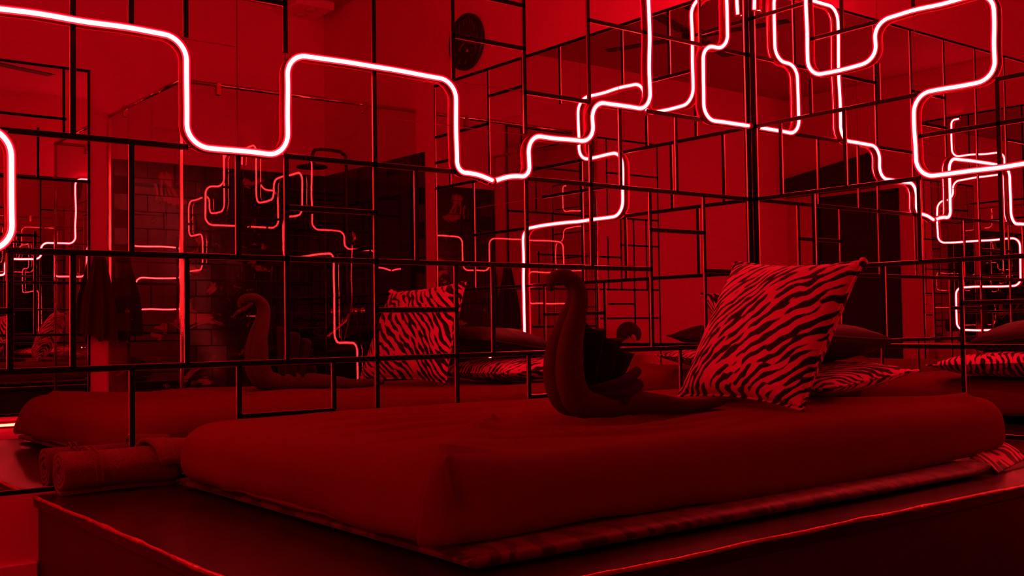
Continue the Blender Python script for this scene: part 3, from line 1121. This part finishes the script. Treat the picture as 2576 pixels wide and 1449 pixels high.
# ------------------------------------------------------------------ things seen in the mirrors
# shower enclosure
sh = thing('shower_enclosure', 'clear glass shower enclosure with a chrome header rail, seen in the mirror', 'shower', (0, 0, 0))
ZH = ZU(0.45)
box('glass_pane', XS + 0.01, -0.012, YG - 0.004, YG + 0.004, 0.02, ZH - 0.012, M_glass, sh)
box('glass_pane', XS - 0.004, XS + 0.004, YB + 0.004, YG - 0.012, 0.02, ZH - 0.012, M_glass, sh)
tube('header_rail', [(-0.012, YG, ZH), (XS, YG, ZH)], 0.011, M_chrome, sh, 10)
tube('header_rail', [(XS, YG + 0.011, ZH), (XS, YB + 0.012, ZH)], 0.011, M_chrome, sh, 10)
box('corner_profile', XS - 0.009, XS + 0.009, YG - 0.009, YG + 0.009, 0.0, ZH - 0.012, M_chrome, sh, 0.002)
box('wall_profile', XS - 0.009, XS + 0.009, YB, YB + 0.018, 0.0, ZH - 0.012, M_chrome, sh, 0.002)
for x in (XS * 0.86, XS * 0.25):
    box('rail_clamp', x - 0.014, x + 0.014, YG - 0.014, YG + 0.014, ZH - 0.055, ZH + 0.016, M_chrome, sh, 0.003)
box('rail_clamp', XS - 0.014, XS + 0.014, YB + 0.28, YB + 0.308, ZH - 0.055, ZH + 0.016, M_chrome, sh, 0.003)
box('shower_tray', XS, -0.012, YB + 0.004, YG + 0.03, 0.0, 0.018, M_grout, sh, 0.003)

# black rain shower column on the tiled side wall
ys = U(-1.147)
col_ = thing('shower_column', 'black rain shower column with bar valve on dark tiles, seen in the mirror', 'shower fitting', (-0.05, ys, ZU(0.04)))
co = Vector(col_.location)
def cv(x, y, z):
    return Vector((x, y, z)) - co
tube('riser_pipe', smooth_path([cv(-0.05, ys, ZU(0.05)), cv(-0.05, ys, ZU(0.2)), cv(-0.05, ys, ZU(0.37)), cv(-0.075, ys, ZU(0.395)), cv(-0.12, ys, ZU(0.40)), cv(-0.25, ys, ZU(0.40)), cv(-0.29, ys, ZU(0.392)), cv(-0.30, ys, ZU(0.37))], 6), 0.011, M_black, col_, 10)
lathe('rain_head', [(0.018, 0.03), (0.03, 0.012), (0.095, 0.004), (0.10, 0.0), (0.10, -0.008), (0.01, -0.010)], M_black, col_, 28, Matrix.Translation(cv(-0.30, ys, ZU(0.36))))
tube('bar_valve', [cv(-0.05, ys - 0.16, ZU(0.037)), cv(-0.05, ys + 0.17, ZU(0.037))], 0.021, M_chrome, col_, 16)
for dy in (-0.195, 0.20):
    tube('valve_knob', [cv(-0.05, ys + dy - 0.03, ZU(0.037)), cv(-0.05, ys + dy + 0.03, ZU(0.037))], 0.026, M_chrome, col_, 16)
for dy in (-0.07, 0.08):
    tube('wall_union', [cv(-0.05, ys + dy, ZU(0.037)), cv(0.006, ys + dy, ZU(0.037))], 0.014, M_chrome, col_, 12)
tube('spout', smooth_path([cv(-0.05, ys + 0.03, ZU(0.033)), cv(-0.08, ys + 0.03, ZU(0.015)), cv(-0.14, ys + 0.0, ZU(-0.005)), cv(-0.19, ys - 0.02, ZU(-0.02))], 5), 0.015, M_chrome, col_, 12)
tube('diverter', [cv(-0.05, ys + 0.06, ZU(0.04)), cv(-0.05, ys + 0.06, ZU(0.060))], 0.013, M_chrome, col_, 12)
lathe('holder_disc', [(0.001, 0.0), (0.045, 0.0), (0.045, 0.014), (0.001, 0.016)], M_chrome, col_, 24, Matrix.Translation(cv(-0.062, ys + 0.11, ZU(0.20))) @ Matrix.Rotation(-PI / 2, 4, 'Y'))
tube('hose', smooth_path([cv(-0.07, ys + 0.11, ZU(0.195)), cv(-0.075, ys + 0.10, ZU(0.12)), cv(-0.07, ys + 0.09, ZU(0.05)), cv(-0.09, ys + 0.02, ZU(-0.03)), cv(-0.07, ys - 0.05, ZU(-0.01)), cv(-0.05, ys - 0.06, ZU(0.025))], 6), 0.007, M_chrome, col_, 8)

# towel / gown on a hook at the edge of the shower
hk = thing('hanging_gown', 'dark gown hanging from a wall hook beside the shower, seen in the mirror', 'garment', (U(-0.531), YB + 0.03, ZU(0.155)))
bm = bmesh.new()
g = []
for i in range(33):
    t = i / 32
    row = []
    for j in range(18):
        s = j / 17
        wd = 0.035 + 0.045 * min(1, s * 1.8) + 0.02 * s
        x = (t - 0.5) * 2 * wd + 0.03 * s * (t - 0.5)
        y = 0.03 + 0.028 * math.sin(t * 5 * PI + 0.6 * s) * min(1, 0.3 + s)
        z = -0.46 * s * (1.0 + 0.16 * t) - 0.012 * math.sin(t * PI * 5) * s
        row.append(bm.verts.new((x, y, z)))
    g.append(row)
for i in range(32):
    for j in range(17):
        bm.faces.new((g[i][j], g[i + 1][j], g[i + 1][j + 1], g[i][j + 1]))
o = bm_obj('draped_cloth', bm, M_robe, hk, True)
md = o.modifiers.new('thick', 'SOLIDIFY')
md.thickness = 0.014
tube('hook', [(0, -0.03, 0.02), (0, 0.01, 0.02), (0, 0.035, 0.0), (0, 0.045, 0.02)], 0.006, M_chrome, hk, 8)

# mirror panel in black lattice on the back wall
bmz0, bmx1 = 0.36, U(-0.547)
bp = thing('lattice_mirror', 'tall wall mirror in black lattice facing the bed, seen in the mirror', 'mirror', (bmx1, YB, bmz0))
BH = [(0, 0, 11), (13.4, 0, 11), (11.4, 0.9, 5), (10.8, 1.9, 7), (9, 0, 11), (6.8, 2, 8), (5, 0, 11), (3, 0, 6), (7.5, 8, 11), (11.5, 7, 11), (6.3, 7, 9), (3.4, 6, 11), (4.2, 7, 9)]
BV = [(0, 0, 13.4), (11, 0, 13.4), (0.95, 10.8, 13.4), (1.9, 9, 11), (3, 5, 9), (2, 3, 7), (5, 9, 13.4), (6, 0, 5), (7, 9, 13.4), (8, 5, 9), (4, 0, 3), (9, 0, 5), (7, 5, 8), (9, 3, 9), (10, 5, 9), (6, 5, 13.4)]
box('mirror_pane', -6 * MOD, 0, 0.002, 0.010, 0, 13.4 * MOD, M_mirror, bp)
box('painted_panel', -11 * MOD, -6 * MOD, 0.002, 0.010, 0, 13.4 * MOD, M_wall, bp)
for z, a, b in BH:
    lattice_bar(bp, 'B', -b * MOD - BW, -a * MOD + BW, z * MOD, 'h')
for k, a, b in BV:
    lattice_bar(bp, 'B', a * MOD + BW * 0.6, b * MOD - BW * 0.6, -k * MOD, 'v')
led = thing('light_strip', 'bright red light strip along the foot of the wall mirror, seen in the mirror', 'light strip', (U(-0.75), YB, ZU(-0.180)))
box('strip_channel', U(-0.20), U(0.19), 0.001, 0.012, -0.012, 0.012, M_chan, led, 0.002)
box('strip_glow', U(-0.198), U(0.188), 0.012, 0.017, -0.007, 0.007, M_led, led)

# wall clock above the right mirror wall
ck = thing('wall_clock', 'round black wall clock with faint numerals, seen in the left mirror', 'clock', (-0.004, U(-0.689), ZU(0.554)))
rotx = Matrix.Rotation(-PI / 2, 4, 'Y')
lathe('case', [(0.001, 0.0), (0.155, 0.0), (0.160, 0.008), (0.160, 0.026), (0.150, 0.030), (0.145, 0.020), (0.001, 0.020)], M_black, ck, 48, rotx)
for h in range(12):
    a = 2 * PI * h / 12
    tc_ = bpy.data.curves.new('numeral', 'FONT')
    tc_.body = str(12 if h == 0 else h)
    tc_.size = 0.042
    tc_.align_x = 'CENTER'
    tc_.align_y = 'CENTER'
    tc_.extrude = 0.0005
    tc_.materials.append(M_num)
    to_ = bpy.data.objects.new('numeral_text', tc_)
    COL.objects.link(to_)
    bpy.context.view_layer.update()
    nm_ = bpy.data.meshes.new_from_object(to_.evaluated_get(bpy.context.evaluated_depsgraph_get()))
    bpy.data.objects.remove(to_)
    o = link('numeral', nm_, M_num, ck)
    # face looks towards -x; right of the viewer is -y
    o.matrix_local = Matrix.Translation((-0.0212, -0.115 * math.sin(a), 0.115 * math.cos(a))) @ Matrix(((0, 0, -1, 0), (-1, 0, 0, 0), (0, 1, 0, 0), (0, 0, 0, 1)))
for ang, ln, wd, nm, mt in ((2.1, 0.075, 0.006, 'hour_hand', M_num), (4.4, 0.11, 0.004, 'minute_hand', M_num)):
    bm = bmesh.new()
    add_box(bm, -0.0245, -0.0225, -wd, wd, -0.015, ln)
    o = bm_obj(nm, bm, mt, ck)
    o.rotation_euler = (ang, 0, 0)
box('face_dot', -0.0225, -0.0205, 0.010, 0.026, -0.062, -0.046, M_red, ck, 0.002)  # small red dot on the clock face

# ceiling lamp box over the shower and a ceiling fan
cl = thing('ceiling_lamp', 'rectangular ceiling lamp box with two lenses near the shower, seen in the mirror', 'lamp', (U(-0.075), U(-1.225), HC))
box('housing', -0.15, 0.13, -0.17, 0.16, -0.055, 0.0, M_lampbox, cl, 0.006)
for dy in (-0.07, 0.07):
    lathe('lens', [(0.001, -0.008), (0.03, -0.008), (0.045, 0.0), (0.001, 0.0)], M_lens, cl, 20, Matrix.Translation((0, dy, -0.056)))
fan = thing('ceiling_fan', 'dark ceiling fan with narrow blades, seen in the corner of the mirrors', 'fan', (U(-0.66), U(-0.70), HC))
lathe('canopy', [(0.001, 0.0), (0.07, 0.0), (0.06, -0.03), (0.02, -0.05), (0.001, -0.05)], M_black, fan, 24)
tube('rod', [(0, 0, -0.04), (0, 0, -0.2)], 0.012, M_black, fan, 10)
lathe('motor', [(0.001, -0.18), (0.06, -0.185), (0.085, -0.21), (0.085, -0.25), (0.05, -0.275), (0.001, -0.28)], M_black, fan, 28)
for b in range(4):
    a = 0.35 + b * PI / 2
    bm = bmesh.new()
    add_box(bm, 0.06, 0.19, -0.018, 0.018, -0.236, -0.230)
    add_box(bm, 0.17, 0.66, -0.045, 0.045, -0.229, -0.223, 0.002)
    o = bm_obj('blade', bm, M_black, fan)
    o.rotation_euler = (0, 0, a)

# ------------------------------------------------------------------ seated person seen in the corner of the mirrors
def skin_mesh(name, verts, edges, radii, mat, parent, levels=2, rootv=0):
    me = bpy.data.meshes.new(name)
    me.from_pydata([Vector(v) for v in verts], edges, [])
    o = link(name, me, mat, parent)
    sk = o.modifiers.new('skin', 'SKIN')
    sk.use_smooth_shade = True
    if not me.skin_vertices:
        bpy.context.view_layer.update()
    lay = me.skin_vertices[0].data
    for i, r in enumerate(radii):
        lay[i].radius = r if isinstance(r, tuple) else (r, r)
        lay[i].use_root = (i == rootv)
    sd = o.modifiers.new('sub', 'SUBSURF')
    sd.levels = levels
    sd.render_levels = levels
    return o
pf = math.atan2(-0.30, 0.92) - PI / 2
PXY = (U(-0.942), U(-1.165))
per = thing('person', 'person in a dark cap kneeling on the floor with head bowed, seen in the mirrors', 'person', (*PXY, 0.0), pf)
V = [(0, 0, .11), (0, .01, .24), (0, .03, .38), (0, .05, .50), (0, .075, .575), (0, .10, .64), (0, .13, .70), (0, .15, .76)]
R_ = [(.13, .11), (.125, .095), (.135, .095), (.12, .085), (.05, .05), (.055, .06), (.078, .088), (.070, .080)]
Eg = [(i, i + 1) for i in range(7)]
def chain(start, pts, rr):
    prev = start
    for p, r in zip(pts, rr):
        V.append(p)
        R_.append(r)
        Eg.append((prev, len(V) - 1))
        prev = len(V) - 1
    return prev
wr = {}
for s in (-1, 1):
    wr[s] = chain(3, [(s * .15, .055, .515), (s * .19, .06, .49), (s * .215, .085, .37), (s * .215, .10, .29), (s * .17, .20, .32), (s * .105, .265, .37), (s * .085, .300, .390)],
                  [.06, .052, .042, .040, .034, .026, (.034, .016)])
    chain(0, [(s * .10, .02, .13), (s * .12, .15, .135), (s * .13, .27, .075), (s * .12, .13, .055), (s * .11, -.06, .045), (s * .11, -.16, .035)],
          [.090, .080, .060, .050, .038, .030])
skin_mesh('body', V, Eg, R_, M_skin, per)
for s in (-1, 1):                                   # five fingers on each hand, curled round a phone
    h = Vector((s * .085, .300, .390))
    for f, (dx, ln) in enumerate(((-.026, .048), (-.009, .055), (.009, .052), (.025, .042))):
        b0 = h + Vector((dx * 0.9, .012, .004))
        skin_mesh('finger', [b0, b0 + Vector((-s * .004, ln * .45, .012)), b0 + Vector((-s * .012, ln * .75, .030)), b0 + Vector((-s * .020, ln * .62, .050))], [(0, 1), (1, 2), (2, 3)], [.0095, .0085, .0078, .0065], M_skin, per, 1)
    b0 = h + Vector((-s * .022, -.012, .004))
    skin_mesh('thumb', [b0, b0 + Vector((-s * .018, .018, .018)), b0 + Vector((-s * .022, .040, .034))], [(0, 1), (1, 2)], [.0115, .0098, .0078], M_skin, per, 1)
ph = box('phone_case', -.075, .075, -.004, .004, -.036, .036, M_black, None, 0.004)
ph.name = 'phone'
pm = Matrix.Translation((*PXY, 0.0)) @ Matrix.Rotation(pf, 4, 'Z')
ph.matrix_world = pm @ Matrix.Translation((0, .330, .425)) @ Matrix.Rotation(math.radians(-35), 4, 'X')
tag(ph, 'dark phone held in both hands by the seated person', 'phone')
# clothing
tv = [(0, 0, .13), (0, .01, .24), (0, .03, .38), (0, .05, .50), (0, .068, .555)]
te = [(0, 1), (1, 2), (2, 3), (3, 4)]
tr = [(.145, .125), (.142, .112), (.15, .112), (.135, .10), (.06, .06)]
for s in (-1, 1):
    tv += [(s * .15, .055, .515), (s * .19, .06, .49), (s * .216, .085, .37), (s * .215, .10, .31)]
    te += [(3, len(tv) - 4), (len(tv) - 4, len(tv) - 3), (len(tv) - 3, len(tv) - 2), (len(tv) - 2, len(tv) - 1)]
    tr += [.072, .064, .054, .052]
skin_mesh('shirt', tv, te, tr, M_shirt, per)
tv, te, tr = [(0, 0, .12), (0, .0, .19)], [(0, 1)], [(.15, .12), (.145, .115)]
for s in (-1, 1):
    n0 = len(tv)
    tv += [(s * .10, .02, .135), (s * .12, .15, .138), (s * .13, .27, .080), (s * .12, .13, .060), (s * .11, -.05, .050)]
    te += [(0, n0)] + [(n0 + i, n0 + i + 1) for i in range(4)]
    tr += [.098, .088, .070, .058, .046]
skin_mesh('trousers', tv, te, tr, M_pants, per)
# head details: bowed forward; hc is the head centre, hy points out of the face
hc = Vector((0, .135, .735))
hm = Matrix.Translation(hc) @ Matrix.Rotation(math.radians(-28), 4, 'X')
def head_blob(name, loc, scl, mat, sub=2):
    bm = bmesh.new()
    bmesh.ops.create_icosphere(bm, subdivisions=sub, radius=1.0)
    bmesh.ops.transform(bm, matrix=hm @ Matrix.Translation(loc) @ Matrix.Diagonal((*scl, 1)), verts=bm.verts)
    return bm_obj(name, bm, mat, per, True)
head_blob('face', (0, .030, -.025), (.070, .075, .098), M_skin, 3)
head_blob('nose', (0, .108, -.030), (.012, .016, .024), M_skin)
head_blob('mouth', (0, .098, -.070), (.024, .008, .007), M_chan)
for s in (-1, 1):
    head_blob('eye', (s * .028, .094, -.002), (.013, .010, .008), M_eye)
    head_blob('ear', (s * .074, .005, -.018), (.010, .020, .030), M_skin)
    head_blob('eyebrow', (s * .028, .100, .016), (.018, .006, .005), M_hair)
head_blob('hair', (0, -.018, .0), (.080, .088, .085), M_hair, 3)
bm = bmesh.new()
bmesh.ops.create_uvsphere(bm, u_segments=24, v_segments=12, radius=1.0)
bmesh.ops.delete(bm, geom=[v for v in bm.verts if v.co.z < -0.01], context='VERTS')
bmesh.ops.transform(bm, matrix=hm @ Matrix.Translation((0, .0, .018)) @ Matrix.Diagonal((.088, .100, .095, 1)), verts=bm.verts)
cap_o = bm_obj('cap', bm, M_cap, per, True)
md = cap_o.modifiers.new('thick', 'SOLIDIFY')
md.thickness = 0.004
bm = bmesh.new()
g = []
for i in range(13):
    a = PI * (0.14 + 0.72 * i / 12)
    g.append([bm.verts.new(hm @ Vector((.086 * math.cos(a), .096 * math.sin(a) + (.075 * math.sin((a - PI * .14) / .72)) * r, .022 - .022 * r * r + .006 * math.sin(a)))) for r in (0, .33, .66, 1)])
for i in range(12):
    for j in range(3):
        bm.faces.new((g[i][j], g[i + 1][j], g[i + 1][j + 1], g[i][j + 1]))
br = bm_obj('brim', bm, M_cap, cap_o, True)
md = br.modifiers.new('thick', 'SOLIDIFY')
md.thickness = 0.004
